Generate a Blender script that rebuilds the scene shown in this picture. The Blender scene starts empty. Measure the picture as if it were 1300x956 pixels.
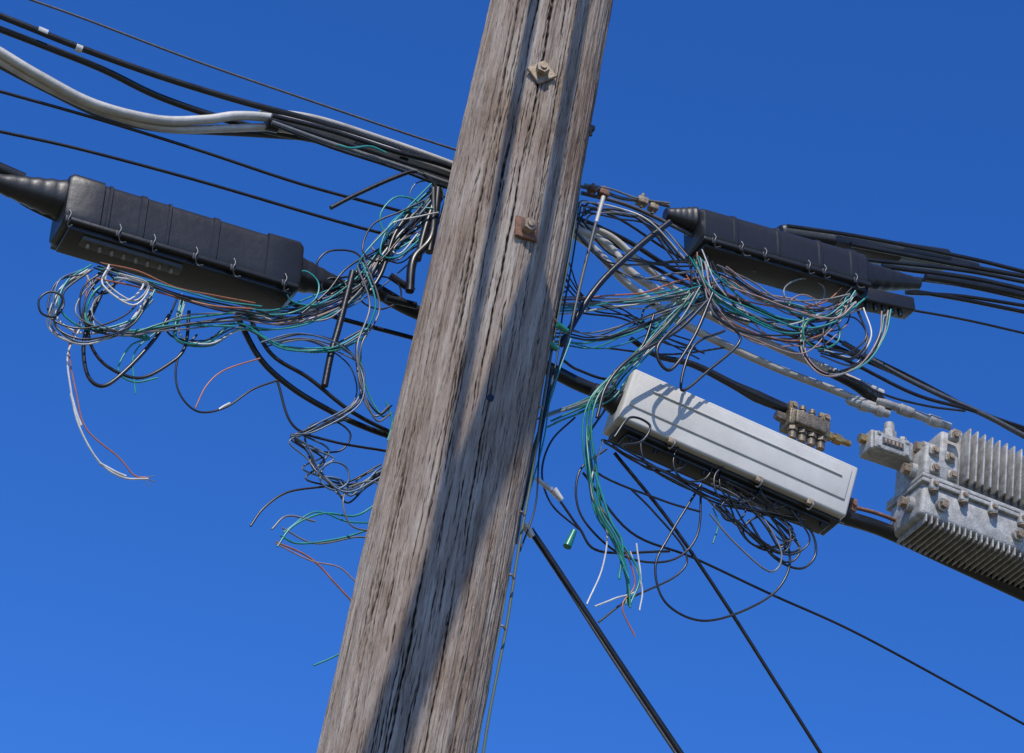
import bpy, bmesh, math, random
import numpy as np
from mathutils import Vector, Matrix
random.seed(31); rng=np.random.default_rng(7)
scene=bpy.context.scene
# ------------------------------------------------------------------ camera
TH=math.radians(35); ROLL=math.radians(11); D=7.0; FPX=3640.0
F=Vector((0,math.cos(TH),math.sin(TH))); R0=Vector((1,0,0)); U0=Vector((0,-math.sin(TH),math.cos(TH)))
R=math.cos(ROLL)*R0+math.sin(ROLL)*U0
U=math.cos(ROLL)*U0-math.sin(ROLL)*R0
T=Vector((0.09,0,1.6+D*math.sin(TH))); C=T-D*F
cam=bpy.data.cameras.new("camera"); camo=bpy.data.objects.new("camera",cam); scene.collection.objects.link(camo)
M=Matrix((R,U,-F)).transposed().to_4x4(); M.translation=C; camo.matrix_world=M
cam.sensor_width=36; cam.lens=36*FPX/1300; cam.clip_end=5000; cam.clip_start=0.1
scene.camera=camo
# ------------------------------------------------------------------ survey frame of the cable line (vertical plane through pole)
PH=math.radians(19)
E=Vector((math.cos(PH),math.sin(PH),0)); N=Vector((math.sin(PH),-math.cos(PH),0)); Z=Vector((0,0,1))
def ray(x,y): return (F+R*((x-650)/FPX)+U*((478-y)/FPX))
def P(x,y,d=-0.24):
    r=ray(x,y); t=(d-N.dot(C))/N.dot(r); return C+r*t
def prad(z): return 0.1685-(z-5.6)*0.0062
def S(x,y):
    r=ray(x,y); t=5.0
    for _ in range(60):
        p=C+r*t
        t+= (math.hypot(p.x,p.y)-prad(p.z))*0.8
    return C+r*t
# ------------------------------------------------------------------ materials
def nm(name):
    m=bpy.data.materials.new(name); m.use_nodes=True; nt=m.node_tree
    return m,nt,nt.nodes["Principled BSDF"]
def mat(name,col,rough=0.5,metal=0.0,var=0.25,scale=30,bump=0.15,bscale=150,dirt=None,dirtamt=0.5,spec=0.5,stretch=(1,1,1)):
    m,nt,b=nm(name)
    tc=nt.nodes.new("ShaderNodeTexCoord"); mp=nt.nodes.new("ShaderNodeMapping"); mp.inputs["Scale"].default_value=stretch
    nt.links.new(tc.outputs["Object"],mp.inputs[0])
    n=nt.nodes.new("ShaderNodeTexNoise"); n.inputs["Scale"].default_value=scale; n.inputs["Detail"].default_value=6; n.inputs["Roughness"].default_value=0.65
    nt.links.new(mp.outputs[0],n.inputs["Vector"])
    cr=nt.nodes.new("ShaderNodeValToRGB"); cr.color_ramp.elements[0].position=0.3; cr.color_ramp.elements[1].position=0.7
    lo=[c*(1-var) for c in col]; hi=[min(1,c*(1+var)) for c in col]
    if dirt: lo=[a*(1-dirtamt)+d*dirtamt for a,d in zip(col,dirt)]
    cr.color_ramp.elements[0].color=(*lo,1); cr.color_ramp.elements[1].color=(*hi,1)
    nt.links.new(n.outputs["Fac"],cr.inputs[0]); nt.links.new(cr.outputs[0],b.inputs["Base Color"])
    mr=nt.nodes.new("ShaderNodeMapRange"); mr.inputs["To Min"].default_value=max(0.05,rough-0.12); mr.inputs["To Max"].default_value=min(1,rough+0.15)
    nt.links.new(n.outputs["Fac"],mr.inputs["Value"]); nt.links.new(mr.outputs[0],b.inputs["Roughness"])
    b.inputs["Metallic"].default_value=metal; b.inputs["Specular IOR Level"].default_value=spec
    if bump>0:
        n2=nt.nodes.new("ShaderNodeTexNoise"); n2.inputs["Scale"].default_value=bscale; n2.inputs["Detail"].default_value=4
        nt.links.new(mp.outputs[0],n2.inputs["Vector"])
        bp=nt.nodes.new("ShaderNodeBump"); bp.inputs["Strength"].default_value=bump; bp.inputs["Distance"].default_value=0.003
        nt.links.new(n2.outputs["Fac"],bp.inputs["Height"]); nt.links.new(bp.outputs[0],b.inputs["Normal"])
    return m
BLACK=mat("black_cable_jacket",(0.008,0.008,0.009),0.36,var=0.5,scale=12,spec=0.4)
RUBBER=mat("black_weathered_polyethylene",(0.007,0.007,0.008),0.40,var=0.7,scale=9,bump=0.3,bscale=45,spec=0.36,dirt=(0.03,0.028,0.026),dirtamt=0.4)
DGREY=mat("dark_grey_plastic",(0.05,0.05,0.055),0.6)
MGREY=mat("mid_grey_plastic",(0.045,0.045,0.045),0.6)
GREYC=mat("aluminium_coax_sheath",(0.40,0.38,0.35),0.5,metal=0.1,var=0.2,scale=14,dirt=(0.15,0.14,0.12))
STRAND=mat("galvanised_strand",(0.085,0.085,0.09),0.55,metal=0.4,scale=80)
WHITEB=mat("grey_painted_steel",(0.46,0.445,0.41),0.6,var=0.04,scale=9,bump=0.08,bscale=200,dirt=(0.33,0.31,0.28),dirtamt=0.5,spec=0.25)
CAST=mat("cast_aluminium",(0.34,0.335,0.32),0.6,metal=0.25,var=0.22,scale=40,bump=0.6,bscale=260,dirt=(0.11,0.10,0.09),dirtamt=0.7,spec=0.35)
BRONZE=mat("tarnished_tap_metal",(0.15,0.118,0.08),0.5,metal=0.4,var=0.5,scale=50,bump=0.5,bscale=200,dirt=(0.03,0.025,0.02),dirtamt=0.8)
BRASS=mat("brass_fitting",(0.36,0.23,0.09),0.4,metal=0.8,scale=60)
RUST=mat("rusty_steel",(0.17,0.078,0.045),0.8,var=0.5,scale=70,bump=0.6,bscale=250,dirt=(0.04,0.025,0.02),dirtamt=0.8)
GALV=mat("weathered_galvanised_steel",(0.25,0.20,0.14),0.6,metal=0.3,var=0.4,scale=90,bump=0.5,bscale=220,dirt=(0.10,0.055,0.03),dirtamt=0.9)
WTEAL=mat("wire_teal",(0.015,0.20,0.185),0.35,bump=0); WGRN=mat("wire_green",(0.012,0.15,0.10),0.35,bump=0)
WWHT=mat("wire_white",(0.44,0.43,0.41),0.35,bump=0); WPNK=mat("wire_pink",(0.28,0.19,0.17),0.35,bump=0)
WORG=mat("wire_orange_brown",(0.30,0.10,0.045),0.4,bump=0); WBLU=mat("wire_blue",(0.07,0.11,0.17),0.35,bump=0)
WGRY=mat("wire_grey",(0.13,0.13,0.135),0.35,bump=0); WBLK=mat("wire_black",(0.008,0.008,0.009),0.35,bump=0)
COPG=mat("ground_wire_green_jacket",(0.045,0.085,0.06),0.6,scale=40,dirt=(0.10,0.08,0.055))

# ------------------------------------------------------------------ grouping
class Group:
    def __init__(s,name,loc=(0,0,0)):
        s.e=bpy.data.objects.new(name,None); s.e.empty_display_size=0.1
        scene.collection.objects.link(s.e); s.e.location=Vector(loc); s.loc=Vector(loc); s.wires={}
    def link(s,ob):
        scene.collection.objects.link(ob); ob.parent=s.e; ob.matrix_parent_inverse=Matrix.Translation(-s.loc)
    def mesh(s,part,verts,faces,m,smooth=True,mod=None):
        me=bpy.data.meshes.new(part); me.from_pydata([tuple(v) for v in verts],[],faces); me.update()
        bm=bmesh.new(); bm.from_mesh(me); bmesh.ops.recalc_face_normals(bm,faces=bm.faces)
        if smooth:
            for f in bm.faces: f.smooth=True
            for e in bm.edges:
                if len(e.link_faces)==2 and e.calc_face_angle(0)>0.6: e.smooth=False
        bm.to_mesh(me); bm.free()
        me.materials.append(m); ob=bpy.data.objects.new(part,me); s.link(ob); return ob
    def tube(s,part,p,q,r1,r2,m,seg=20):
        p=Vector(p);q=Vector(q); a=(q-p).normalized(); u=a.orthogonal().normalized(); v=a.cross(u)
        vs=[];fs=[]
        for c,r in((p,r1),(q,r2)):
            for i in range(seg):
                t=2*math.pi*i/seg; vs.append(c+u*r*math.cos(t)+v*r*math.sin(t))
        for i in range(seg): fs.append((i,(i+1)%seg,seg+(i+1)%seg,seg+i))
        fs.append(tuple(range(seg))[::-1]); fs.append(tuple(range(seg,2*seg)))
        return s.mesh(part,vs,fs,m,smooth=seg>8)
    def lathe(s,part,p,q,prof,m,seg=24):
        p=Vector(p); a=(Vector(q)-p).normalized(); u=a.orthogonal().normalized(); v=a.cross(u); vs=[];fs=[]
        for t,r in prof:
            for i in range(seg):
                th=2*math.pi*i/seg; vs.append(p+a*t+u*r*math.cos(th)+v*r*math.sin(th))
        for k in range(len(prof)-1):
            for i in range(seg):
                j=(i+1)%seg; fs.append((k*seg+i,k*seg+j,(k+1)*seg+j,(k+1)*seg+i))
        fs.append(tuple(range(seg))[::-1]); n=(len(prof)-1)*seg; fs.append(tuple(range(n,n+seg)))
        return s.mesh(part,vs,fs,m)
    def wire(s,pts,r,m,pr=None,n=8,l=0,rt=0):
        s.wires.setdefault((m.name,n),[]).append((pts,r,m,pr,l,rt))
    def flush(s):
        for (mn,n),lst in s.wires.items():
            cu=bpy.data.curves.new(mn+"_run",'CURVE'); cu.dimensions='3D'; cu.bevel_depth=1.0; cu.bevel_resolution=3; cu.use_fill_caps=True
            for pts,r,m,pr,l,rt in lst:
                q,rr=catmull(pts,pr,n)
                if l:
                    a=(q[0]-q[1]).normalized(); h=Vector((a.x,a.y,0)).normalized()
                    for k in range(1,9):
                        t=l*k/8; q.insert(0,pts[0]+a*min(t,1.2)+(a*0.7+h*0.3)*max(0,t-1.2)); rr.insert(0,1)
                if rt:
                    a=(q[-1]-q[-2]).normalized(); h=Vector((a.x,a.y,0)).normalized(); b_=Vector(pts[-1])
                    for k in range(1,9):
                        t=rt*k/8; q.append(b_+a*min(t,1.2)+(a*0.7+h*0.3)*max(0,t-1.2)); rr.append(1)
                sp=cu.splines.new('POLY'); sp.points.add(len(q)-1)
                for i,(a,b) in enumerate(zip(q,rr)):
                    sp.points[i].co=(a[0],a[1],a[2],1); sp.points[i].radius=r*b
                sp.use_smooth=True
            cu.materials.append(lst[0][2])
            ob=bpy.data.objects.new(mn+"_run",cu); s.link(ob)
def catmull(pts,pr,n):
    pts=[Vector(p) for p in pts]
    if pr is None: pr=[1]*len(pts)
    pr=list(pr)
    if len(pts)==2: return pts,pr
    a=[pts[0]*2-pts[1]]+pts+[pts[-1]*2-pts[-2]]
    q=[];rr=[]
    for i in range(1,len(a)-2):
        p0,p1,p2,p3=a[i-1:i+3]
        for k in range(n):
            t=k/n
            q.append(0.5*((2*p1)+(p2-p0)*t+(2*p0-5*p1+4*p2-p3)*t*t+(3*p1-p0-3*p2+p3)*t**3))
            rr.append(pr[i-1]*(1-t)+pr[i]*t)
    q.append(pts[-1]); rr.append(pr[-1]); return q,rr
class Frame:
    def __init__(s,A,B,o=None,roll=0):
        s.ex=(B-A).normalized(); s.L=(B-A).length; s.o=(A+B)/2 if o is None else o
        s.ey=Z.cross(s.ex).normalized()      # away from camera
        s.ez=s.ex.cross(s.ey)
        if roll:
            q=Matrix.Rotation(roll,3,s.ex); s.ey=q@s.ey; s.ez=q@s.ez
    def __call__(s,x,y,z): return s.o+s.ex*x+s.ey*y+s.ez*z
def box(g,part,fr,c,sz,m,bev=0.004,seg=3,shear=0,taper=0):
    bm=bmesh.new(); bmesh.ops.create_cube(bm,size=1)
    for v in bm.verts:
        v.co=Vector((v.co.x*sz[0],v.co.y*sz[1],v.co.z*sz[2]))
        if shear: v.co.x+=shear*v.co.z
        if taper: v.co.x*=1-taper*(v.co.z/sz[2]+0.5)
    if bev>0: bmesh.ops.bevel(bm,geom=bm.edges[:],offset=min(bev,min(sz)*0.45),segments=seg,affect='EDGES',profile=0.5)
    vs=[fr(v.co.x+c[0],v.co.y+c[1],v.co.z+c[2]) for v in bm.verts]; bm.verts.index_update()
    fs=[[v.index for v in f.verts] for f in bm.faces]; bm.free()
    return g.mesh(part,vs,fs,m)
def loft(g,part,fr,secs,m,seg=56):
    vs=[];fs=[]
    for x,hy,hz,cy,cz,e in secs:
        for i in range(seg):
            t=2*math.pi*i/seg; c,sn=math.cos(t),math.sin(t)
            y=hy*math.copysign(abs(c)**(2/e),c); z=hz*math.copysign(abs(sn)**(2/e),sn)
            vs.append(fr(x,cy+y,cz+z))
    for k in range(len(secs)-1):
        for i in range(seg):
            j=(i+1)%seg; fs.append((k*seg+i,k*seg+j,(k+1)*seg+j,(k+1)*seg+i))
    fs.append(tuple(range(seg))[::-1]); n=(len(secs)-1)*seg; fs.append(tuple(range(n,n+seg)))
    return g.mesh(part,vs,fs,m)
def hexbolt(g,fr,x,y,z,r=0.006,h=0.006,m=None,ax=None):
    a=ax or -fr.ey; p=fr(x,y,z); g.tube("bolt",p,p+a*h,r,r*0.95,m or CAST,6); g.tube("bolt_washer",p-a*0.001,p+a*0.0015,r*1.5,r*1.5,m or CAST,16)
def pp(pts,d): return [P(p[0],p[1],(p[2] if len(p)>2 else d)) for p in pts]
PX=1/520.0
# ------------------------------------------------------------------ POLE
def vnoise(th,z,fa,fz,seed):
    r=np.random.default_rng(seed); g=r.random((fa,int(12*fz)+3))
    u=(th/(2*np.pi))%1*fa; w=z*fz
    i=np.floor(u).astype(int)%fa; j=np.floor(w).astype(int); fu=u-np.floor(u); fw=w-j
    fu=fu*fu*(3-2*fu); fw=fw*fw*(3-2*fw); i2=(i+1)%fa
    return (g[i,j]*(1-fu)+g[i2,j]*fu)*(1-fw)+(g[i,j+1]*(1-fu)+g[i2,j+1]*fu)*fw-0.5
pole=Group("utility_pole",(0,0,0))
NA=1000
zs=np.concatenate([np.arange(0,4.35,0.05),np.arange(4.35,7.15,0.0036),np.arange(7.15,9.6,0.05)])
th=np.linspace(0,2*np.pi,NA,endpoint=False)
TT,ZZ=np.meshgrid(th,zs)
tw=TT+0.05*ZZ+0.03*vnoise(TT,ZZ,5,1.5,1)+0.006*vnoise(TT,ZZ,16,5,21)
rad=0.1685-(ZZ-5.6)*0.0062
disp=0.006*vnoise(tw,ZZ,7,0.7,2)+0.0035*vnoise(tw,ZZ,22,1.0,3)+0.0036*vnoise(tw,ZZ,70,2.2,4)+0.0034*vnoise(tw,ZZ,160,4,5)+0.0030*vnoise(tw,ZZ,330,8,6)+0.0016*vnoise(tw,ZZ,480,30,8)
crack=np.zeros_like(rad)
for k in range(2400):
    cls=0 if k<66 else (1 if k<560 else 2)
    z0=rng.uniform(4.3,7.1)
    L=(rng.uniform(0.3,1.1),rng.uniform(0.06,0.35),rng.uniform(0.02,0.11))[cls]
    a0=rng.uniform(0,2*np.pi)
    w=(rng.uniform(0.0015,0.0036),rng.uniform(0.0009,0.0019),rng.uniform(0.0007,0.0012))[cls]
    dep=(rng.uniform(0.010,0.020),rng.uniform(0.0045,0.0085),rng.uniform(0.002,0.0045))[cls]
    rows=np.where((zs>z0-L/2)&(zs<z0+L/2))[0]
    if len(rows)<4: continue
    zz=zs[rows]; t=(zz-z0)/(L/2)
    ph=rng.uniform(0,6.28,4)
    ac=a0-0.05*(zz-z0)+0.012*np.sin(zz*9+ph[0])+0.006*np.sin(zz*31+ph[1])+0.003*np.sin(zz*83+ph[2])+0.0016*np.sin(zz*230+ph[3])
    env=(1-t*t)**0.7*(0.72+0.28*np.sin(zz*57+ph[1])*np.sin(zz*140+ph[2]))
    da=(TT[rows]-ac[:,None]+np.pi)%(2*np.pi)-np.pi
    dd=da*0.168
    g=np.exp(-(np.abs(dd)/(w*(0.4+0.6*env[:,None])))**2.4)*env[:,None]
    disp[rows]-=dep*g; crack[rows]=np.maximum(crack[rows],g*min(1,dep/0.006))
rr=rad+disp
X=rr*np.cos(TT);Y=rr*np.sin(TT)
V=np.stack([X,Y,ZZ],-1).reshape(-1,3)
nz=len(zs); i=np.arange(NA); j=np.arange(nz-1)
I,J=np.meshgrid(i,j); I2=(I+1)%NA
Fq=np.stack([J*NA+I,J*NA+I2,(J+1)*NA+I2,(J+1)*NA+I],-1).reshape(-1,4)
me=bpy.data.meshes.new("wood_shaft"); me.vertices.add(len(V)); me.vertices.foreach_set("co",V.ravel())
me.loops.add(Fq.size); me.loops.foreach_set("vertex_index",Fq.ravel().astype(np.int32))
me.polygons.add(len(Fq)); me.polygons.foreach_set("loop_start",np.arange(0,Fq.size,4,dtype=np.int32)); me.polygons.foreach_set("loop_total",np.full(len(Fq),4,dtype=np.int32))
me.polygons.foreach_set("use_smooth",np.ones(len(Fq),dtype=bool))
me.update(calc_edges=True)
at=me.attributes.new("crack",'FLOAT','POINT'); at.data.foreach_set("value",crack.ravel().astype(np.float32))
# one flank keeps redder, less bleached wood
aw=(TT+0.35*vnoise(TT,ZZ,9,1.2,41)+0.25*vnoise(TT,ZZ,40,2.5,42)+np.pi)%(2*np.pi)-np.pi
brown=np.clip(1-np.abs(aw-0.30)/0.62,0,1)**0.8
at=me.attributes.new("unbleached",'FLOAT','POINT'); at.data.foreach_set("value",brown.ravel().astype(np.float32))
m,nt,b=nm("weathered_pole_wood")
tc=nt.nodes.new("ShaderNodeTexCoord")
def noise(scale,st,det=8,ro=0.65):
    mp=nt.nodes.new("ShaderNodeMapping"); mp.inputs["Scale"].default_value=st; nt.links.new(tc.outputs["Object"],mp.inputs[0])
    n=nt.nodes.new("ShaderNodeTexNoise"); n.inputs["Scale"].default_value=scale; n.inputs["Detail"].default_value=det; n.inputs["Roughness"].default_value=ro
    nt.links.new(mp.outputs[0],n.inputs["Vector"]); return n.outputs["Fac"]
def ramp(src,els):
    c=nt.nodes.new("ShaderNodeValToRGB"); r=c.color_ramp
    while len(r.elements)<len(els): r.elements.new(0.5)
    for e,(p,col) in zip(r.elements,els): e.position=p; e.color=(*col,1)
    nt.links.new(src,c.inputs[0]); return c.outputs[0]
def mix(f,a,b2,mode='MIX'):
    x=nt.nodes.new("ShaderNodeMix"); x.data_type='RGBA'; x.blend_type=mode
    if isinstance(f,float): x.inputs[0].default_value=f
    else: nt.links.new(f,x.inputs[0])
    for k,v in((6,a),(7,b2)):
        if isinstance(v,tuple): x.inputs[k].default_value=(*v,1)
        else: nt.links.new(v,x.inputs[k])
    return x.outputs[2]
g1=noise(46,(1,1,0.06)); g2=noise(200,(1,1,0.06),6,0.72); g3=noise(4.2,(1,1,0.5),6); g4=noise(520,(1,1,0.2),3)
base=ramp(g1,[(0.28,(0.175,0.132,0.104)),(0.42,(0.315,0.256,0.212)),(0.55,(0.405,0.345,0.295)),(0.70,(0.50,0.44,0.385))])
tint=ramp(g3,[(0.36,(0.72,0.63,0.56)),(0.48,(0.93,0.90,0.87)),(0.60,(1.0,1.0,1.0))])
col=mix(1.0,base,tint,'MULTIPLY')
fine=ramp(g2,[(0.36,(0.32,0.27,0.24)),(0.45,(0.87,0.85,0.83)),(0.65,(1,1,1))])
col=mix(0.92,col,fine,'MULTIPLY')
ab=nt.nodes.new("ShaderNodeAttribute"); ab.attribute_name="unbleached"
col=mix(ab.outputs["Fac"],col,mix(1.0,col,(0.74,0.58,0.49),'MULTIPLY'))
an=nt.nodes.new("ShaderNodeAttribute"); an.attribute_name="crack"
cm=nt.nodes.new("ShaderNodeMapRange"); cm.inputs["From Min"].default_value=0.14; cm.inputs["From Max"].default_value=0.55; nt.links.new(an.outputs["Fac"],cm.inputs["Value"])
col=mix(cm.outputs[0],col,(0.026,0.017,0.012))
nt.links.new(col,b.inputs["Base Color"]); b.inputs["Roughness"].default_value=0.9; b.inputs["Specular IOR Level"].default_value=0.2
ad=nt.nodes.new("ShaderNodeMath"); ad.operation='MULTIPLY_ADD'; nt.links.new(g2,ad.inputs[0]); ad.inputs[1].default_value=0.9; nt.links.new(g1,ad.inputs[2])
ad2=nt.nodes.new("ShaderNodeMath"); ad2.operation='MULTIPLY_ADD'; nt.links.new(g4,ad2.inputs[0]); ad2.inputs[1].default_value=0.35; nt.links.new(ad.outputs[0],ad2.inputs[2])
bp=nt.nodes.new("ShaderNodeBump"); bp.inputs["Strength"].default_value=0.95; bp.inputs["Distance"].default_value=0.009; nt.links.new(ad2.outputs[0],bp.inputs["Height"]); nt.links.new(bp.outputs[0],b.inputs["Normal"])
WOOD=m
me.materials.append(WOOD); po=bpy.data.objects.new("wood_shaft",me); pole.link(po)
def polebolt(x,y,rot,m,wm,big=1.0):
    p=S(x,y); n=Vector((p.x,p.y,0)).normalized(); t=Z.cross(n)
    q=Matrix.Rotation(rot,3,n)
    ex=q@t; ez=q@Z
    f=lambda a,b_,c: p+ex*a+n*(-b_)+ez*c
    box(pole,"square_washer",f,(0,-0.006,0),(0.060*big,0.009,0.060*big),wm,0.0015,1)
    pole.tube("bolt_head",p+n*0.009,p+n*0.032,0.019*big,0.0185*big,m,6)
    pole.tube("bolt_shank",p+n*0.031,p+n*0.036,0.009*big,0.0085*big,m,12)
polebolt(687,94,0.75,GALV,GALV,0.95); polebolt(667,292,0.12,GALV,RUST,1.0)
p=S(623,505); n=Vector((p.x,p.y,0)).normalized(); pole.tube("plugged_bolt_hole",p-n*0.02,p+n*0.0005,0.010,0.010,BLACK,14)
def edge(y): return 773-0.1672*y
pole.wire([P(edge(y)+o,y,0.05) for y,o in ((-250,-1),(-60,2),(30,1),(110,3),(200,1),(300,4),(400,2),(500,2),(600,3),(700,2),(800,3),(900,0),(1010,1))],0.0035,COPG)
pole.wire([P(edge(y)+o,y,0.08) for y,o in ((-250,-9),(20,-7),(110,-6),(200,-9),(300,-5),(420,-8),(520,-5),(640,-9),(760,-5),(880,-8),(1010,-8))],0.0020,COPG)
pole.wire([P(edge(y)+o,y,0.0) for y,o in ((262,8),(330,9),(400,8),(450,10),(560,7),(640,14),(700,4))],0.0022,WBLK)
for y in (60,245,410,520,655,735,800):
    c=P(edge(y)-2,y,0.07); pole.wire([c+Vector((-.012,-.01,0.003)),c+Vector((0,-.012,.004)),c+Vector((.008,0.0,.002))],0.0025,GALV)
fr=Frame(P(735,160,0.06),P(755,165,0.06)); box(pole,"cable_clip",fr,(0,0,0),(0.04,0.02,0.016),BLACK,0.003); pole.tube("clip_bolt",fr(0.005,-0.01,-0.004),fr(0.005,-0.01,-0.03),0.005,0.004,BLACK,8)
for (x,y) in ((713,418),(641,702),(700,440)):
    c=P(x,y,0.06); pole.tube("wire_clamp",c+Vector((-0.012,-0.015,0)),c+Vector((0.014,0.005,0)),0.008,0.008,GALV if y>600 else WGRN,12)
# unseen arm and braces, added above the view to cast the pole's shadow band
AZ=math.radians(-12); EL=math.radians(48)
SUN=Vector((math.sin(AZ)*math.cos(EL),-math.cos(AZ)*math.cos(EL),math.sin(EL)))
A=S(672,430); B=S(522,850); tA=1.65; zt=A.z+tA*SUN.z; tB=(zt-B.z)/SUN.z
A2=A+SUN*tA; B2=B+SUN*tB
dr=(A2-B2).normalized(); xa=Group("shadow_caster_arm",(A2+B2)/2)
fr=Frame(B2-dr*0.5,A2+dr*0.15)
box(xa,"shadow_arm",fr,(0,0,0),(fr.L,0.090,0.115),WOOD,0.006)
xa.tube("shadow_arm_brace",Vector((0.08,-0.1,zt+0.75)),A2-dr*0.05+Z*0.05,0.015,0.015,GALV)
xa.tube("shadow_arm_brace",Vector((-0.05,-0.1,zt+0.9)),B2+Z*0.05,0.015,0.015,GALV)

# ------------------------------------------------------------------ OVERHEAD CABLES
oc=Group("overhead_cable",P(300,150,-0.24))
def W(pts,rpx,m,d=-0.24,l=0,r=0,g=None,pr=None): (g or oc).wire(pp(pts,d),rpx*PX,m,pr,8,l,r)
W([(40,0),(110,25),(250,78),(400,130),(572,188),(690,222),(760,243)],1.7,STRAND,-0.22,l=10)
W([(0,20),(40,36),(100,60),(200,96),(300,127),(400,154),(480,180),(565,212),(640,240)],4.6,BLACK,-0.24,l=10)
W([(0,37),(60,60),(130,88),(200,122),(280,150),(340,166),(420,182),(500,204),(560,224),(640,250)],4.8,BLACK,-0.27,l=10)
W([(0,66),(50,96),(120,132),(200,152),(260,152),(300,147),(345,150),(400,163),(470,184),(565,217),(640,245)],6.6,GREYC,-0.23,l=10)
W([(0,77),(55,108),(130,142),(210,163),(290,163),(345,162),(400,172),(480,192),(565,226),(640,250)],5.6,GREYC,-0.25,l=10)
W([(0,84),(60,115),(130,148),(200,164),(270,168),(340,172),(420,180),(500,206),(565,232),(640,258)],4.0,DGREY,-0.29,l=10)
W([(330,140),(400,150),(480,175),(565,205),(640,235)],4.6,GREYC,-0.27)
for k,(o,rp) in enumerate(((-6,3.8),(4,3.2),(10,3.0),(15,2.2))):
    W([(345,150+o*0.5),(420,172+o),(500,198+o),(565,218+o*1.3),(640,246+o)],rp,BLACK if k!=2 else WGRY,-0.2)
W([(0,116),(120,150),(250,190),(380,233),(497,265),(600,295)],2.3,BLACK,-0.26,l=10)
W([(0,167),(100,189),(250,229),(400,273),(480,295),(600,325)],2.3,BLACK,-0.24,l=10)
W([(420,264),(455,246),(500,226),(528,218),(548,230),(560,250)],3.0,BLACK,-0.2)
W([(428,184),(445,188),(470,186),(490,194)],1.6,WTEAL,-0.18)
W([(0,240),(70,278),(250,345),(400,395),(520,428),(600,450)],3.2,BLACK,-0.27,l=10)
W([(450,352),(480,370),(528,396),(620,430),(700,470),(740,490),(790,508)],10,BLACK,-0.27)
W([(300,400),(330,455),(370,492),(420,522),(470,545),(540,568)],4.0,BLACK,-0.25)
W([(315,400),(345,450),(392,480),(450,525),(530,565)],2.8,BLACK,-0.22)
W([(412,490),(420,450),(430,415),(448,345)],4.6,BLACK,-0.2)
W([(495,350),(525,370)],5,BLACK,-0.22); W([(490,378),(528,388)],5,BLACK,-0.22)
for (x,y,x2,y2,r,mm) in ((338,156,352,159,11,BLACK),(48,38,60,43,5.4,WWHT),(96,60,104,63,5.4,WWHT),(448,184,462,188,9,BLACK),(505,198,515,201,13,BLACK)):
    oc.tube("tape_wrap",P(x,y,-0.24),P(x2,y2,-0.24),r*PX,r*PX,mm)
# right side
W([(640,250),(725,288),(770,310),(800,345),(845,374),(900,400),(980,438),(1060,473),(1120,500)],6.2,GREYC,-0.26)
W([(640,262),(725,296),(760,322),(792,356),(850,400),(900,428),(980,465),(1060,496),(1110,516)],5.8,GREYC,-0.25)
W([(640,255),(730,284),(775,300),(815,335),(850,362),(900,392),(950,410)],4.8,GREYC,-0.29)
W([(700,268),(745,282),(800,308),(860,345),(960,392),(1060,440),(1150,480),(1225,515),(1300,548)],3.6,BLACK,-0.32,r=10)
W([(700,280),(760,300),(850,350),(960,405),(1070,455),(1160,500),(1230,520),(1300,543)],2.8,BLACK,-0.3,r=10)
W([(700,250),(780,275),(860,325),(960,370),(1060,430),(1180,490),(1300,556)],2.0,BLACK,-0.35,r=10)
W([(1070,435),(1130,470),(1190,500),(1250,527),(1300,553)],4.0,STRAND,-0.3,r=10)
for a,rp in (([(1000,287),(1100,302),(1230,328),(1300,345)],3.4),([(1080,310),(1200,333),(1300,351)],4.2),([(1100,330),(1220,343),(1300,358)],3.4),([(1120,338),(1230,353),(1300,368)],4.4),([(1130,350),(1220,362),(1300,379)],3.4)):
    W(a,rp,BLACK,-0.3,r=10)
W([(1175,352),(1215,358),(1260,366),(1300,375)],5.5,BLACK,-0.24,r=10)
W([(1150,368),(1220,380),(1300,396)],3.4,BLACK,-0.28,r=10)
W([(1150,372),(1220,376),(1300,388)],3.0,BLACK,-0.28,r=10)
W([(1135,390),(1220,405),(1300,423)],2.0,BLACK,-0.26,r=10)
W([(1055,652),(1120,672),(1200,708),(1300,754)],11,BLACK,-0.31,r=10)
W([(1055,638),(1120,654),(1200,690),(1300,737)],3.0,RUST,-0.29,r=10)
W([(800,430),(835,452),(880,463),(930,488),(960,503),(1000,520)],5,BLACK,-0.24,pr=[.8,.8,1,1.2,1.8,1.5])
W([(1050,472),(1085,488),(1110,505),(1130,520)],7,BLACK,-0.26,pr=[.8,1.2,1.5,1.0])
W([(770,442),(850,450),(930,440)],1.5,WBLK,-0.25)
# drop wires
W([(673,672),(700,712),(745,780),(803,867),(900,1010)],4.6,BLACK,-0.1,r=6)
W([(668,665),(694,705),(735,770),(790,855),(890,1005)],2.0,STRAND,-0.1,r=6)
W([(780,575),(850,662),(920,765),(985,867),(1060,985)],2.6,BLACK,-0.22,r=6)
W([(740,600),(800,675),(880,708),(980,755),(1080,800),(1205,867),(1400,975)],1.8,BLACK,-0.22,r=8)
W([(680,608),(706,630),(735,670),(762,700),(850,700)],1.8,BLACK,-0.2)
W([(850,282),(805,318),(755,368),(712,438)],4.5,BLACK,-0.18)
W([(765,252),(752,300),(737,360),(722,425),(700,500),(672,590),(655,690)],2.2,STRAND,-0.12)
oc.tube("strand_end_ferrule",P(766,250,-0.12),P(757,282,-0.12),0.006,0.005,GREYC)
for (a,b_,r1,r2) in (((666,666),(676,682),.013,.009),((702,622),(713,635),.011,.007),((680,607),(700,622),.006,.007)):
    oc.tube("drop_wire_clamp",P(*a,-0.1),P(*b_,-0.1),r1,r2,WWHT)
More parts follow.
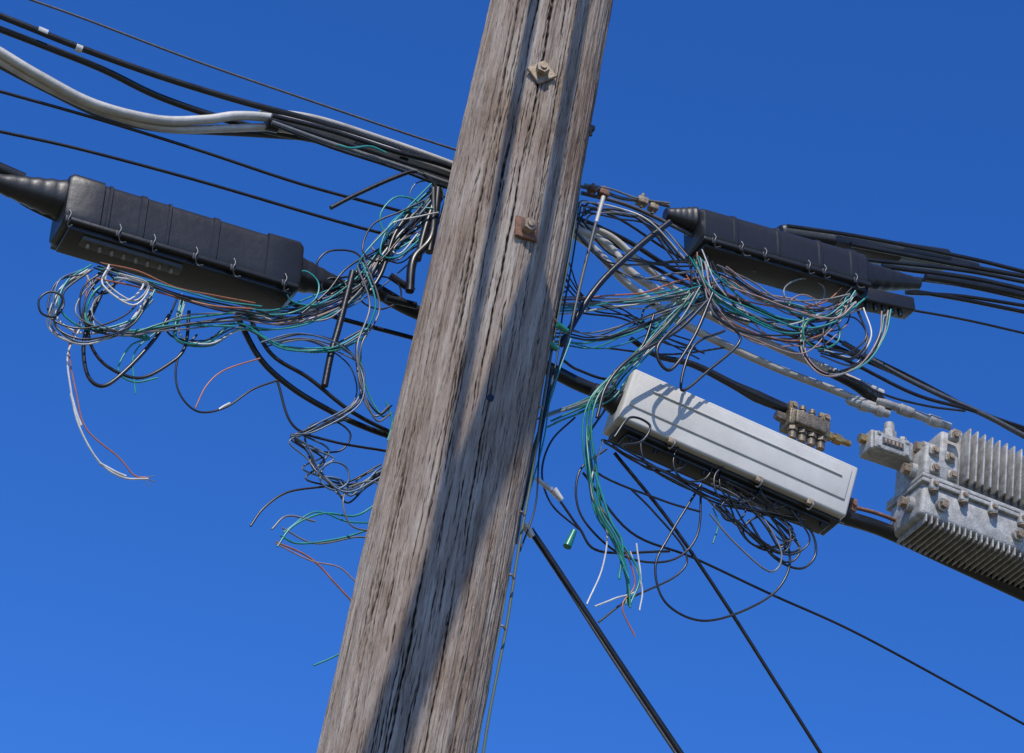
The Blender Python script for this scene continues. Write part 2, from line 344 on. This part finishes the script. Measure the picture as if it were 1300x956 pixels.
for x,y,s_ in ((752,241,.9),(766,246,1.1),(815,256,1.2),(829,264,1.0)):
    c=P(x,y,-0.2); oc.tube("strand_clamp_bolt",c+Z*0.022*s_,c-Z*0.02,0.005,0.005,RUST if x<800 else GALV,8)
    fr=Frame(P(x-8,y-3,-0.2),P(x+8,y+3,-0.2)); box(oc,"strand_clamp",fr,(0,0,0),(0.026*s_,0.026,0.018*s_),GALV if x>780 else RUST,0.004)
W([(738,237),(765,243),(790,252),(825,256),(850,262)],2.6,STRAND,-0.2); W([(742,234),(775,240),(810,252),(850,258)],1.6,WGRY,-0.19); W([(738,245),(800,262),(880,300),(960,345)],3,STRAND,-0.24)

# ------------------------------------------------------------------ SPLICE CLOSURES
def closure(name,A,B,hy,hz,e,ribs,coneL,coneR,mat_=RUBBER,clips=True,tray=True):
    g=Group(name,(A+B)/2); fr=Frame(A,B); L=fr.L; s=[]
    xs=[(-L/2,0.86),(-L/2+0.003,0.94),(-L/2+0.012,1.0)]
    for r,w in ribs:
        x=-L/2+r*L
        xs+=[(x-w/2-0.003,1.0),(x-w/2,1.045),(x+w/2,1.045),(x+w/2+0.003,1.0)]
    xs+=[(L/2-0.012,1.0),(L/2-0.003,0.94),(L/2,0.86)]
    for x,k in xs: s.append((x,hy*(2*k-1) if k<1 else hy*k,hz*k,0,0,e))
    loft(g,"ribbed_body",fr,s,mat_)
    for sgn,cn in((-1,coneL),(1,coneR)):
        if not cn: continue
        Lc,r0,r1,cz,up=cn; s=[]; n=16
        for i in range(n+1):
            t=i/n; r=r0*(1-t)+r1*t
            if i%3==1: r*=1.05
            s.append((sgn*(L/2-0.004+Lc*t),r,r,0,cz+up*t,2+0.9*(1-t)))
        loft(g,"cable_entry_boot",fr,s,mat_,36)
    if tray:
        box(g,"base_flange",fr,(0,0,-hz*0.93),(L*0.985,hy*2.18,0.013),mat_,0.004)
        box(g,"base_tray",fr,(0,0,-hz*1.06),(L*0.95,hy*1.7,0.022),BLACK,0.004)
    if clips:
        for k in range(6):
            x=-L*0.44+(k+random.uniform(-.3,.3))*L*0.17; q=random.uniform(.4,1.2)
            g.wire([fr(x,-hy*1.1,-hz*0.6),fr(x+.004,-hy*1.16,-hz*0.8),fr(x,-hy*1.14,-hz*1.05),fr(x+.012*q,-hy*0.95,-hz*1.2),fr(x+.02*q,-hy*1.2,-hz*(1.2+.1*q))],0.0013,WGRY)
            box(g,"latch",fr,(x,-hy*1.07,-hz*0.98),(0.014,0.007,0.018),mat_,0.002)
    return g,fr
c1,f1=closure("cable_splice_closure",P(77,266,-0.24),P(372,354,-0.24),0.066,0.072,6,[(0.17,0.006),(0.31,0.014),(0.42,0.006),(0.62,0.014)],(0.17,0.046,0.022,0.028,-.005),(0.17,0.044,0.014,0.016,-0.0))
L=f1.L
loft(c1,"end_cap",f1,[(L/2-0.098,.066,.072,0,0,6),(L/2-0.094,.071,.077,0,0,6),(L/2-0.012,.072,.078,0,0,6),(L/2-0.001,.066,.07,0,0,6)],RUBBER)
loft(c1,"end_cap",f1,[(-L/2-0.002,.066,.07,0,0,6),(-L/2+0.008,.071,.077,0,0,6),(-L/2+0.085,.071,.077,0,0,6),(-L/2+0.089,.066,.07,0,0,6)],RUBBER)
box(c1,"terminal_strip",f1,(-L*0.2,-0.03,-0.092),(L*0.42,0.035,0.014),MGREY,0.002)
for k in range(8): c1.tube("terminal_post",f1(-L*0.38+k*L*0.05,-0.032,-0.098),f1(-L*0.38+k*L*0.05,-0.032,-0.112),0.004,0.004,GALV,8)
W([(-40,198),(0,215),(30,228)],9,BLACK,-0.24,l=8,g=c1)
c2,f2=closure("cable_splice_closure",P(878,294,-0.24),P(1092,354,-0.24),0.058,0.060,3.6,[(0.2,0.01),(0.45,0.006),(0.7,0.01),(0.9,0.02)],(0.085,0.038,0.016,0.034,0.0),(0.20,0.044,0.016,0.004,0.035))
c3,f3=closure("cable_splice_closure",P(985,300,-0.42),P(1200,332,-0.42),0.045,0.026,3.0,[(0.3,0.006),(0.7,0.006)],(0.08,0.022,0.01,0.0,0),(0.12,0.018,0.01,0.0,0),clips=False,tray=False)
tb=Group("cable_terminal_block",P(1115,382,-0.22)); ft=Frame(P(1080,376,-0.24),P(1155,392,-0.24))
box(tb,"housing",ft,(0,0,0),(ft.L,0.06,0.045),RUBBER,0.006)
for k in range(5): tb.tube("port",ft(-.055+.027*k,-0.012,-0.02),ft(-.055+.027*k,-0.012,-0.04),0.008,0.007,BLACK,14)

# ------------------------------------------------------------------ LIGHT GREY TERMINAL BOX
wb=Group("telephone_terminal_box",P(925,575,-0.22)); fw=Frame(P(782,512,-0.22),P(1067,638,-0.22)); L=fw.L
SH=0.10
box(wb,"back_shell",fw,(0,0.015,0),(L*0.99,0.075,0.150),WHITEB,0.010,4,shear=SH)
box(wb,"front_lid",fw,(0,-0.042,0.0),(L,0.045,0.166),WHITEB,0.008,4,shear=SH)
box(wb,"lid_raised_panel",fw,(0.0,-0.0655,0.014),(L*0.95,0.007,0.104),WHITEB,0.003,3,shear=SH)
box(wb,"lid_inner_rib",fw,(L*0.02,-0.0705,0.030),(L*0.84,0.006,0.005),WHITEB,0.002,3)
box(wb,"bottom_gasket",fw,(0,0.0,-0.086),(L*0.96,0.085,0.016),RUBBER,0.004)
box(wb,"bottom_plate",fw,(0,0.0,-0.098),(L*0.9,0.06,0.014),BLACK,0.004)
for k in range(9):
    x=-L*0.42+k*L*0.105; wb.tube("drop_port",fw(x,-0.02,-0.09),fw(x,-0.02,-0.115),0.008,0.006,BLACK,12)
for x in (-L*0.28,0.07,L*0.33):
    box(wb,"lid_latch",fw,(x,-0.058,-0.085),(0.022,0.014,0.018),GALV,0.003)
    wb.wire([fw(x,-.06,-.08),fw(x+.004,-.07,-.095),fw(x,-.06,-.108),fw(x-.004,-.05,-.1)],0.002,WGRY)
for x in (-L*0.35,L*0.3):
    box(wb,"hanger_bracket",fw,(x,0.03,0.085),(0.03,0.012,0.04),GALV,0.003)
wb.tube("cable_gland",fw(-L/2+.01,0,0.0),fw(-L/2-0.07,0,0.01),0.036,0.02,RUBBER); wb.tube("cable_gland",fw(L/2-.01,0.0,-0.02),fw(L/2+0.03,0,-0.03),0.032,0.026,RUBBER)
box(wb,"strand_clamp",fw,(L/2+0.025,-0.01,-0.01),(0.022,0.04,0.04),RUST,0.004)
hexbolt(wb,fw,L/2+0.025,-0.03,-0.01,0.007,0.008,RUST)

# ------------------------------------------------------------------ TAPS
def fport(g,p,a,l=0.022,m=BRASS,r=0.006):
    g.tube("f_port",p,p+a*l,r,r,m,14); g.tube("f_port_nut",p+a*l*0.2,p+a*l*0.5,r*1.6,r*1.6,m,6); g.tube("f_port_cap",p+a*l*0.7,p+a*l*1.15,r*1.35,r*1.3,m,12)
t1=Group("cable_tap",P(1020,542,-0.24)); q1=Frame(P(985,528,-0.24),P(1058,556,-0.24))
box(t1,"housing",q1,(0,0,0),(0.125,0.06,0.052),BRONZE,0.005)
box(t1,"face_plate",q1,(0,-0.033,-0.002),(0.095,0.014,0.042),BRONZE,0.004)
for k in range(4):
    x=-.045+.029*k
    fport(t1,q1(x,-0.01,0.022),q1.ez,0.026,BRONZE,0.0075); fport(t1,q1(x,-0.018,-0.022),-q1.ez,0.038,BRONZE,0.009)
for x in (-.05,.05):
    box(t1,"mounting_lug",q1,(x,-.01,0.036),(0.026,0.03,0.028),BRONZE,0.004); hexbolt(t1,q1,x,-.026,.036,.008,.008,GALV)
t1.tube("entry_nut",q1(-0.05,0,0),q1(-0.09,0,0.004),0.018,0.014,BRONZE,6)
t1.tube("brass_adapter",q1(0.05,0,0),q1(0.08,0,0),0.015,0.015,BRASS,6); t1.tube("brass_stem",q1(0.07,0,0),q1(0.14,0,0),0.009,0.009,BRASS,14); t1.tube("brass_nut",q1(0.09,0,0),q1(0.11,0,0),0.016,0.016,BRASS,6)
t2=Group("cable_tap",P(1126,572,-0.24)); q2=Frame(P(1090,560,-0.24),P(1160,584,-0.24))
box(t2,"housing",q2,(0,0,0),(0.135,0.065,0.062),CAST,0.006)
box(t2,"face_plate",q2,(-.004,-0.035,-0.002),(0.112,0.012,0.054),CAST,0.005)
box(t2,"label_recess",q2,(-.004,-0.042,-0.002),(0.066,0.003,0.022),DGREY,0.001)
for k in range(5): box(t2,"embossed_letter",q2,(-.028+.012*k,-0.0445,-0.002),(0.007,0.003,0.014),GALV,0.001)
for x,z in ((-.048,.018),(.040,.018),(-.048,-.020),(.040,-.020)): hexbolt(t2,q2,x,-.041,z,.0045,.004,CAST)
t2.tube("top_port",q2(.005,-.005,.02),q2(.005,-.005,.06),0.020,0.020,CAST,6); t2.tube("top_port_cap",q2(.005,-.005,.055),q2(.005,-.005,.085),0.016,0.014,CAST,18)
t2.tube("side_port",q2(.06,0,.012),q2(.09,0,.012),0.015,0.015,BRASS,6); t2.tube("side_stem",q2(.085,0,.012),q2(.14,0,.012),0.010,0.010,CAST,14)
t2.tube("side_port",q2(-.06,0,.012),q2(-.085,0,.012),0.016,0.014,BRASS,6)
t2.tube("seizure_port",q2(.045,-.01,.025),q2(.045,-.01,.05),0.011,0.011,CAST,6)

# ------------------------------------------------------------------ AMPLIFIER
am=Group("line_amplifier",P(1260,640,-0.24)); K0=P(1150,628,-0.24); K1=P(1300,686,-0.24); dx=(K1-K0).normalized()
fa=Frame(K0,K0+dx*0.62); L=fa.L
UH=0.185
box(am,"upper_housing",fa,(0.03,0.01,0.02+UH/2),(L-0.06,0.15,UH),CAST,0.012,3)
box(am,"end_housing",fa,(-L/2+0.055,-0.01,0.07),(0.11,0.16,0.10),CAST,0.012,3)
box(am,"lower_housing",fa,(0,0,-0.050),(L,0.17,0.105),CAST,0.014,3)
box(am,"flange_upper",fa,(0,0,0.0165),(L+0.012,0.19,0.013),CAST,0.003)
box(am,"flange_lower",fa,(0,0,0.002),(L+0.012,0.19,0.013),CAST,0.003)
nf=20
for k in range(nf):
    x=-L/2+0.125+k*(L-0.15)/nf
    box(am,"cooling_fin",fa,(x,-0.088,0.125),(0.0065,0.046,0.165),CAST,0.003,2)
    box(am,"cooling_fin_top",fa,(x,0,0.207),(0.0065,0.13,0.022),CAST,0.0025,2)
for k in range(34):
    x=-L/2+0.02+k*(L-0.03)/34
    box(am,"lower_fin",fa,(x,-0.01,-0.108),(0.0050,0.15,0.026),CAST,0.002,1)
for x in np.linspace(-L/2+0.03,L/2-0.03,7):
    box(am,"bolt_boss",fa,(x,-0.092,-0.008),(0.026,0.022,0.034),CAST,0.006)
    hexbolt(am,fa,x,-0.098,-0.028,0.007,0.006,GALV,ax=-fa.ez); hexbolt(am,fa,x,-0.103,-0.006,0.006,0.005,GALV)
for z,y in ((0.15,-0.02),(0.055,-0.035),(-0.05,-0.03)):
    x0=0.06 if z>0.12 else 0.02
    am.tube("end_port_boss",fa(-L/2+x0,y,z),fa(-L/2+x0-0.036,y,z),0.024,0.022,CAST,20); am.tube("end_port_nut",fa(-L/2+x0-0.03,y,z),fa(-L/2+x0-0.054,y,z),0.017,0.016,GALV,6)
for x,z in ((0.025,0.10),(0.075,0.10),(0.03,0.045),(0.085,0.045),(0.085,0.175)):
    box(am,"front_boss",fa,(-L/2+x,-0.09,z),(0.03,0.020,0.03),CAST,0.006); hexbolt(am,fa,-L/2+x,-0.100,z,0.0085,0.007,GALV)
for x in (0.06,0.3,0.5):
    am.tube("service_port",fa(-L/2+x,-0.08,-0.055),fa(-L/2+x,-0.10,-0.06),0.020,0.018,CAST,20); am.tube("service_port_cap",fa(-L/2+x,-0.098,-0.06),fa(-L/2+x,-0.112,-0.062),0.013,0.012,GALV,6)
for x in (-L/2+0.14,L/2-0.09):
    box(am,"hanger_clamp",fa,(x,0.0,0.235),(0.03,0.04,0.05),GALV,0.004); hexbolt(am,fa,x,-0.02,0.24,0.008,0.01,GALV)
for a,b_ in (((1112,508),(1206,542)),((1075,508),(1128,526))):
    p,q=P(*a,-0.25),P(*b_,-0.25); l=(q-p).length
    am.lathe("hardline_connector",p,q,[(0,.008),(l*.1,.012),(l*.3,.012),(l*.31,.016),(l*.48,.016),(l*.5,.012),(l*.7,.012),(l*.71,.016),(l*.85,.016),(l*.86,.011),(l,.011)],CAST)

# ------------------------------------------------------------------ WIRE TANGLES
def bundle(g,path,n,sp,cols,d=-0.22,r=1.3,ds=0.02,loop=0.15,endsp=None,trim=0.0,jit=0.35):
    L_=len(path)
    for k in range(n):
        a0=0; a1=L_
        if trim and random.random()<trim: a0=random.randint(0,max(0,L_//3))
        if trim and random.random()<trim: a1=L_-random.randint(0,max(0,L_//3))
        if a1-a0<3: a0,a1=0,L_
        pts=[]; ox,oy=random.gauss(0,sp*.8),random.gauss(0,sp*.8); dd=random.gauss(0,ds)
        for i in range(a0,a1):
            x,y=path[i][:2]
            ox=ox*0.8+random.gauss(0,sp*jit*1.5); oy=oy*0.8+random.gauss(0,sp*jit*1.5); dd=dd*.7+random.gauss(0,ds*.5)
            kk=1.0
            if endsp is not None and (i==0): kk=endsp
            pts.append((x+ox*kk,y+oy*kk,d+dd))
            if i<a1-1 and random.random()<loop:
                nx,ny=path[i+1][:2]; mx,my=(x+nx)/2+ox,(y+ny)/2+oy
                rr_=random.uniform(14,34); a=math.atan2(ny-y,nx-x)-math.pi/2*(sg:=random.choice((-1,1)))
                asp=random.uniform(.6,1.1)
                for q in range(0,6): pts.append((mx+rr_*(math.cos(a+sg*q*1.15)-math.cos(a)),my+rr_*asp*(math.sin(a+sg*q*1.15)-math.sin(a)),d+dd+0.004*q))
        g.wire(pp(pts,d),r*random.uniform(.8,1.15)*PX,random.choice(cols),n=6)
MIX=[WTEAL,WTEAL,WTEAL,WGRN,WBLK,WBLK,WBLK,WGRY,WWHT,WWHT,WBLU,WTEAL,WBLK,WBLK]
PALE=[WWHT,WPNK,WTEAL,WTEAL,WGRN,WGRY,WWHT,WBLK,WBLK,WBLK,WPNK,WTEAL]
PALE2=PALE+[WORG]
tl=Group("telephone_wire_tangle",P(300,400))
bundle(tl,[(556,238),(530,272),(500,302),(478,335),(450,368),(405,392),(355,402),(305,398)],19,8,MIX+[WPNK],loop=0.02,endsp=0.4)
bundle(tl,[(552,254),(545,292),(510,315),(470,345),(440,378),(400,395)],8,11,[WBLK,WBLK,WGRY,WTEAL,WBLU],loop=0.06,trim=0.5)
bundle(tl,[(548,266),(520,268),(490,288),(480,320),(500,330),(530,300)],6,11,[WGRY,WTEAL,WBLK,WBLU,WWHT],loop=0.03,trim=0.3)
bundle(tl,[(325,395),(275,385),(225,372),(175,355),(125,340)],8,6,[WPNK,WBLK,WGRY,WORG,WTEAL,WBLK,WBLK],d=-0.17,loop=0.02)
bundle(tl,[(112,340),(78,362),(74,402),(110,425),(165,410),(195,372)],7,7,MIX,d=-0.18,loop=0.03)
bundle(tl,[(150,345),(115,372),(110,405),(160,420),(230,408),(300,402)],7,8,PALE,d=-0.18,loop=0.03)
bundle(tl,[(135,340),(130,362),(165,385),(180,360),(150,350)],3,6,[WWHT,WWHT,WGRY],d=-0.16,loop=0.0)
bundle(tl,[(235,375),(225,425),(268,432),(310,412),(360,438),(420,440),(465,420)],6,7,MIX,d=-0.2,loop=0.02)
bundle(tl,[(455,330),(472,390),(455,440),(460,495),(480,528),(497,520)],4,6,[WBLK,WBLU,WGRY,WTEAL],d=-0.2,loop=0.03)
bundle(tl,[(340,440),(385,430),(430,444),(455,472),(452,512),(400,545),(372,558),(392,575),(405,600),(440,622),(490,598)],5,5,[WBLK,WBLU,WGRY,WBLK],d=-0.2,loop=0.0,r=1.2)
bundle(tl,[(370,556),(410,540),(440,530)],3,3,[WBLK,WGRY],d=-0.2,loop=0)
bundle(tl,[(385,560),(418,580),(396,600),(425,612),(445,632),(468,610),(490,596)],4,6,[WBLK,WGRY,WBLU,WBLK],d=-0.2,loop=0.06,r=1.2)
def w1(g,pts,m,d=-0.2,r=1.3): g.wire(pp(pts,d),r*PX,m)
w1(tl,[(115,395),(106,440),(112,478),(132,490),(160,470),(195,432),(215,400)],WBLK,r=2.6)
w1(tl,[(130,370),(112,420),(130,460),(175,480),(215,462),(235,440),(240,395)],WBLK,r=2.2)
w1(tl,[(108,345),(120,380),(100,420),(86,450),(90,495),(100,540),(125,585),(155,606),(188,608)],WWHT,r=1.3)
w1(tl,[(112,350),(105,400),(88,440),(97,500),(110,545),(150,580),(170,603),(186,606)],WORG,r=1.0)
w1(tl,[(90,500),(97,525),(103,540)],WWHT,r=1.9); w1(tl,[(126,588),(148,600),(160,605)],WWHT,r=1.9)
w1(tl,[(184,607),(196,604)],WGRY,r=.6); w1(tl,[(184,607),(198,612)],WGRY,r=.6); w1(tl,[(184,607),(190,618)],WGRY,r=.6)
w1(tl,[(170,420),(188,428),(165,440),(150,470),(170,485),(200,480)],WTEAL,r=1.3); w1(tl,[(165,425),(190,430)],WTEAL,r=2.6)
w1(tl,[(200,420),(170,450),(172,500)],WTEAL,r=1.1)
w1(tl,[(250,425),(226,455),(226,495),(250,522),(285,518),(320,495),(352,483)],WBLK,r=1.4)
w1(tl,[(330,455),(285,470),(262,490),(248,518)],WORG,r=1.0); w1(tl,[(278,520),(284,516),(292,512)],WWHT,r=1.6)
w1(tl,[(352,484),(372,540),(420,560),(492,573)],WBLK,r=1.8)
w1(tl,[(318,668),(335,645),(365,625),(410,618),(465,612),(490,596)],WBLK,r=1.5)
w1(tl,[(352,694),(372,668),(410,652),(450,655),(478,640)],WTEAL,r=1.4)
w1(tl,[(356,680),(380,690),(430,684),(470,672)],WTEAL,r=1.4); w1(tl,[(360,676),(400,650),(440,662),(475,664)],WTEAL,r=1.2)
w1(tl,[(350,688),(385,703),(405,718),(425,740),(448,765)],WORG,r=1.2); w1(tl,[(350,690),(395,712),(430,720),(455,742)],WPNK,r=1.0)
w1(tl,[(358,670),(400,690),(452,682),(475,685)],WGRY,r=1.2)
w1(tl,[(345,672),(365,655),(400,662)],WGRY,r=1.4); w1(tl,[(398,845),(415,838),(432,830)],WTEAL,r=1.2)
w1(tl,[(470,370),(485,345),(500,300),(520,270)],WBLK,r=3.0); w1(tl,[(490,510),(498,535),(492,560)],WTEAL,r=1.4)
w1(tl,[(550,240),(548,300),(525,330),(520,370)],WBLK,r=6); w1(tl,[(553,250),(540,290),(530,330)],WBLK,r=5)
w1(tl,[(556,240),(552,275),(545,320)],WBLK,r=6)

tr=Group("telephone_wire_tangle",P(900,400))
bundle(tr,[(905,360),(870,371),(820,382),(770,386),(712,388),(650,392)],10,7,PALE2,loop=0.0)
bundle(tr,[(900,375),(855,395),(800,420),(755,432),(712,425),(640,430)],10,6,MIX,loop=0.02)
bundle(tr,[(885,335),(905,375),(950,405),(1010,418),(1060,405),(1085,375)],13,11,PALE2,d=-0.2,loop=0.02)
bundle(tr,[(895,335),(915,395),(965,425),(1030,435),(1070,400)],8,11,PALE,d=-0.2,loop=0.02)
bundle(tr,[(920,350),(960,372),(1000,385),(1045,395),(1080,380)],12,9,[WBLK,WPNK,WGRY,WTEAL,WBLK],d=-0.2,loop=0.03)
bundle(tr,[(1020,405),(1020,450),(1050,475),(1095,462),(1120,430),(1128,398)],7,4,PALE2,d=-0.2,loop=0.0)
bundle(tr,[(1095,395),(1105,430),(1085,455),(1045,450)],4,5,MIX,d=-0.2,loop=0.0)
bundle(tr,[(885,370),(860,400),(825,440),(790,470),(765,500),(690,530)],10,6,[WTEAL,WTEAL,WGRN,WGRY,WPNK,WBLK],d=-0.18,loop=0.0)
bundle(tr,[(790,470),(755,505),(745,545),(752,600),(760,645),(785,685),(798,730),(800,770)],7,5,[WTEAL,WTEAL,WGRN,WWHT,WTEAL],d=-0.16,loop=0.0,trim=0.6)
bundle(tr,[(738,275),(750,262),(790,268),(830,285),(870,330)],8,7,[WBLK,WGRY,WWHT],d=-0.2,loop=0.02)
bundle(tr,[(728,290),(770,330),(820,345),(870,350),(900,350)],6,12,[WBLK,WBLK,WGRY],d=-0.24,loop=0.02)
bundle(tr,[(712,340),(740,380),(790,395),(830,420),(880,440)],5,12,[WBLK],d=-0.24,loop=0.08)
w1(tr,[(765,560),(750,620),(770,670),(765,720),(745,767)],WWHT,d=-0.16,r=1.2)
w1(tr,[(760,640),(790,690),(806,740),(790,770),(806,808)],WORG,d=-0.16,r=1.1)
w1(tr,[(755,600),(775,660),(790,690),(786,735)],WTEAL,d=-0.15,r=1.8); w1(tr,[(790,690),(812,730),(800,768)],WTEAL,d=-0.15,r=1.5)
w1(tr,[(808,690),(812,745),(780,760),(755,770)],WWHT,d=-0.16,r=1.2); w1(tr,[(800,700),(815,745),(812,775)],WWHT,d=-0.17,r=1.1)
tr.tube("wire_splice_connector",P(729,674,-0.16),P(720,694,-0.16),0.007,0.011,WGRN,14)
bundle(tr,[(770,560),(800,578),(850,602),(905,627),(960,645),(1020,660)],8,6,[WBLK],d=-0.2,loop=0.08,r=1.4)
bundle(tr,[(900,610),(930,630),(975,655),(1000,690),(985,710),(940,670),(910,640)],5,10,[WBLK,WBLK,WGRY],d=-0.2,loop=0.0,r=1.4)
bundle(tr,[(930,625),(960,670),(990,700),(1010,690),(985,655)],4,9,[WBLK],d=-0.2,loop=0.0,r=1.4)
w1(tr,[(890,615),(850,680),(832,720),(845,765),(890,788),(945,775),(990,745),(1002,700),(970,640)],WBLK,r=1.7)
w1(tr,[(770,570),(735,600),(738,655),(790,705),(850,712),(885,680),(890,615)],WBLK,r=1.6)
w1(tr,[(1005,655),(1030,675),(1035,705),(1015,722),(980,705),(950,660)],WBLK,r=1.8)
w1(tr,[(780,555),(800,530),(825,540),(815,560),(790,565)],WBLK,d=-0.12,r=1.7)
w1(tr,[(730,530),(700,560),(688,600),(700,640),(735,672)],WBLK,r=1.4)
w1(tr,[(800,620),(830,650),(870,700),(860,730),(800,760),(760,790)],WBLK,r=1.5)
w1(tr,[(768,520),(745,560),(758,600),(840,635),(890,650)],WBLK,r=1.6)
w1(tr,[(1060,470),(1120,500),(1175,515),(1225,522)],WBLK,r=1.8); w1(tr,[(1040,440),(1100,455),(1170,492),(1240,522)],WBLK,r=1.8)
w1(tr,[(905,400),(940,430),(900,470),(865,495),(880,440),(920,420)],WBLK,d=-0.11,r=2.0)
w1(tr,[(905,372),(880,430),(850,470),(835,440),(880,395)],WBLK,d=-0.06,r=2.4)
w1(tr,[(900,380),(860,420),(800,455),(770,490),(758,530)],WBLK,d=-0.08,r=2.4)
w1(tr,[(830,400),(815,440),(780,480),(735,470),(712,455)],WBLK,r=2.0)
w1(tr,[(700,470),(690,530),(676,590),(662,650)],WBLK,d=-0.1,r=1.8)
w1(tr,[(725,430),(700,500),(690,560),(668,640)],WTEAL,d=-0.06,r=1.1)
w1(tr,[(905,645),(912,665),(905,690)],WGRN,r=1.1)
for g in (pole,xa,oc,c1,c2,c3,tb,wb,t1,t2,am,tl,tr): g.flush()

# ------------------------------------------------------------------ GROUND
gr=bpy.data.meshes.new("ground"); s=1500; gr.from_pydata([(-s,-s,0),(s,-s,0),(s,s,0),(-s,s,0)],[],[(0,1,2,3)])
gm=mat("dry_grass_ground",(0.13,0.12,0.07),0.95,var=0.4,scale=0.8,bump=0.3,bscale=20,dirt=(0.16,0.13,0.09)); gr.materials.append(gm)
go=bpy.data.objects.new("ground",gr); scene.collection.objects.link(go)
# ------------------------------------------------------------------ LIGHT
w=bpy.data.worlds.new("World"); scene.world=w; w.use_nodes=True; nt=w.node_tree
bg=nt.nodes["Background"]; sk=nt.nodes.new("ShaderNodeTexSky"); sk.sky_type='NISHITA'; sk.sun_disc=False
sk.sun_elevation=EL; sk.sun_rotation=math.pi-AZ; sk.dust_density=0.0; sk.air_density=1.0; sk.ozone_density=4.5; sk.altitude=1500
gmn=nt.nodes.new("ShaderNodeGamma"); gmn.inputs["Gamma"].default_value=1.2
hs=nt.nodes.new("ShaderNodeHueSaturation"); hs.inputs["Saturation"].default_value=1.18; hs.inputs["Hue"].default_value=0.510; hs.inputs["Value"].default_value=1.33
nt.links.new(sk.outputs[0],gmn.inputs["Color"]); nt.links.new(gmn.outputs[0],hs.inputs["Color"]); nt.links.new(hs.outputs[0],bg.inputs["Color"]); bg.inputs["Strength"].default_value=0.13
sl=bpy.data.lights.new("sun",'SUN'); sl.energy=5.0; sl.angle=math.radians(0.5); sl.color=(1.0,0.95,0.87)
so=bpy.data.objects.new("sun",sl); scene.collection.objects.link(so); so.rotation_euler=SUN.to_track_quat('Z','Y').to_euler(); so.location=SUN*20
scene.view_settings.view_transform='Standard'; scene.view_settings.look='None'; scene.view_settings.exposure=0
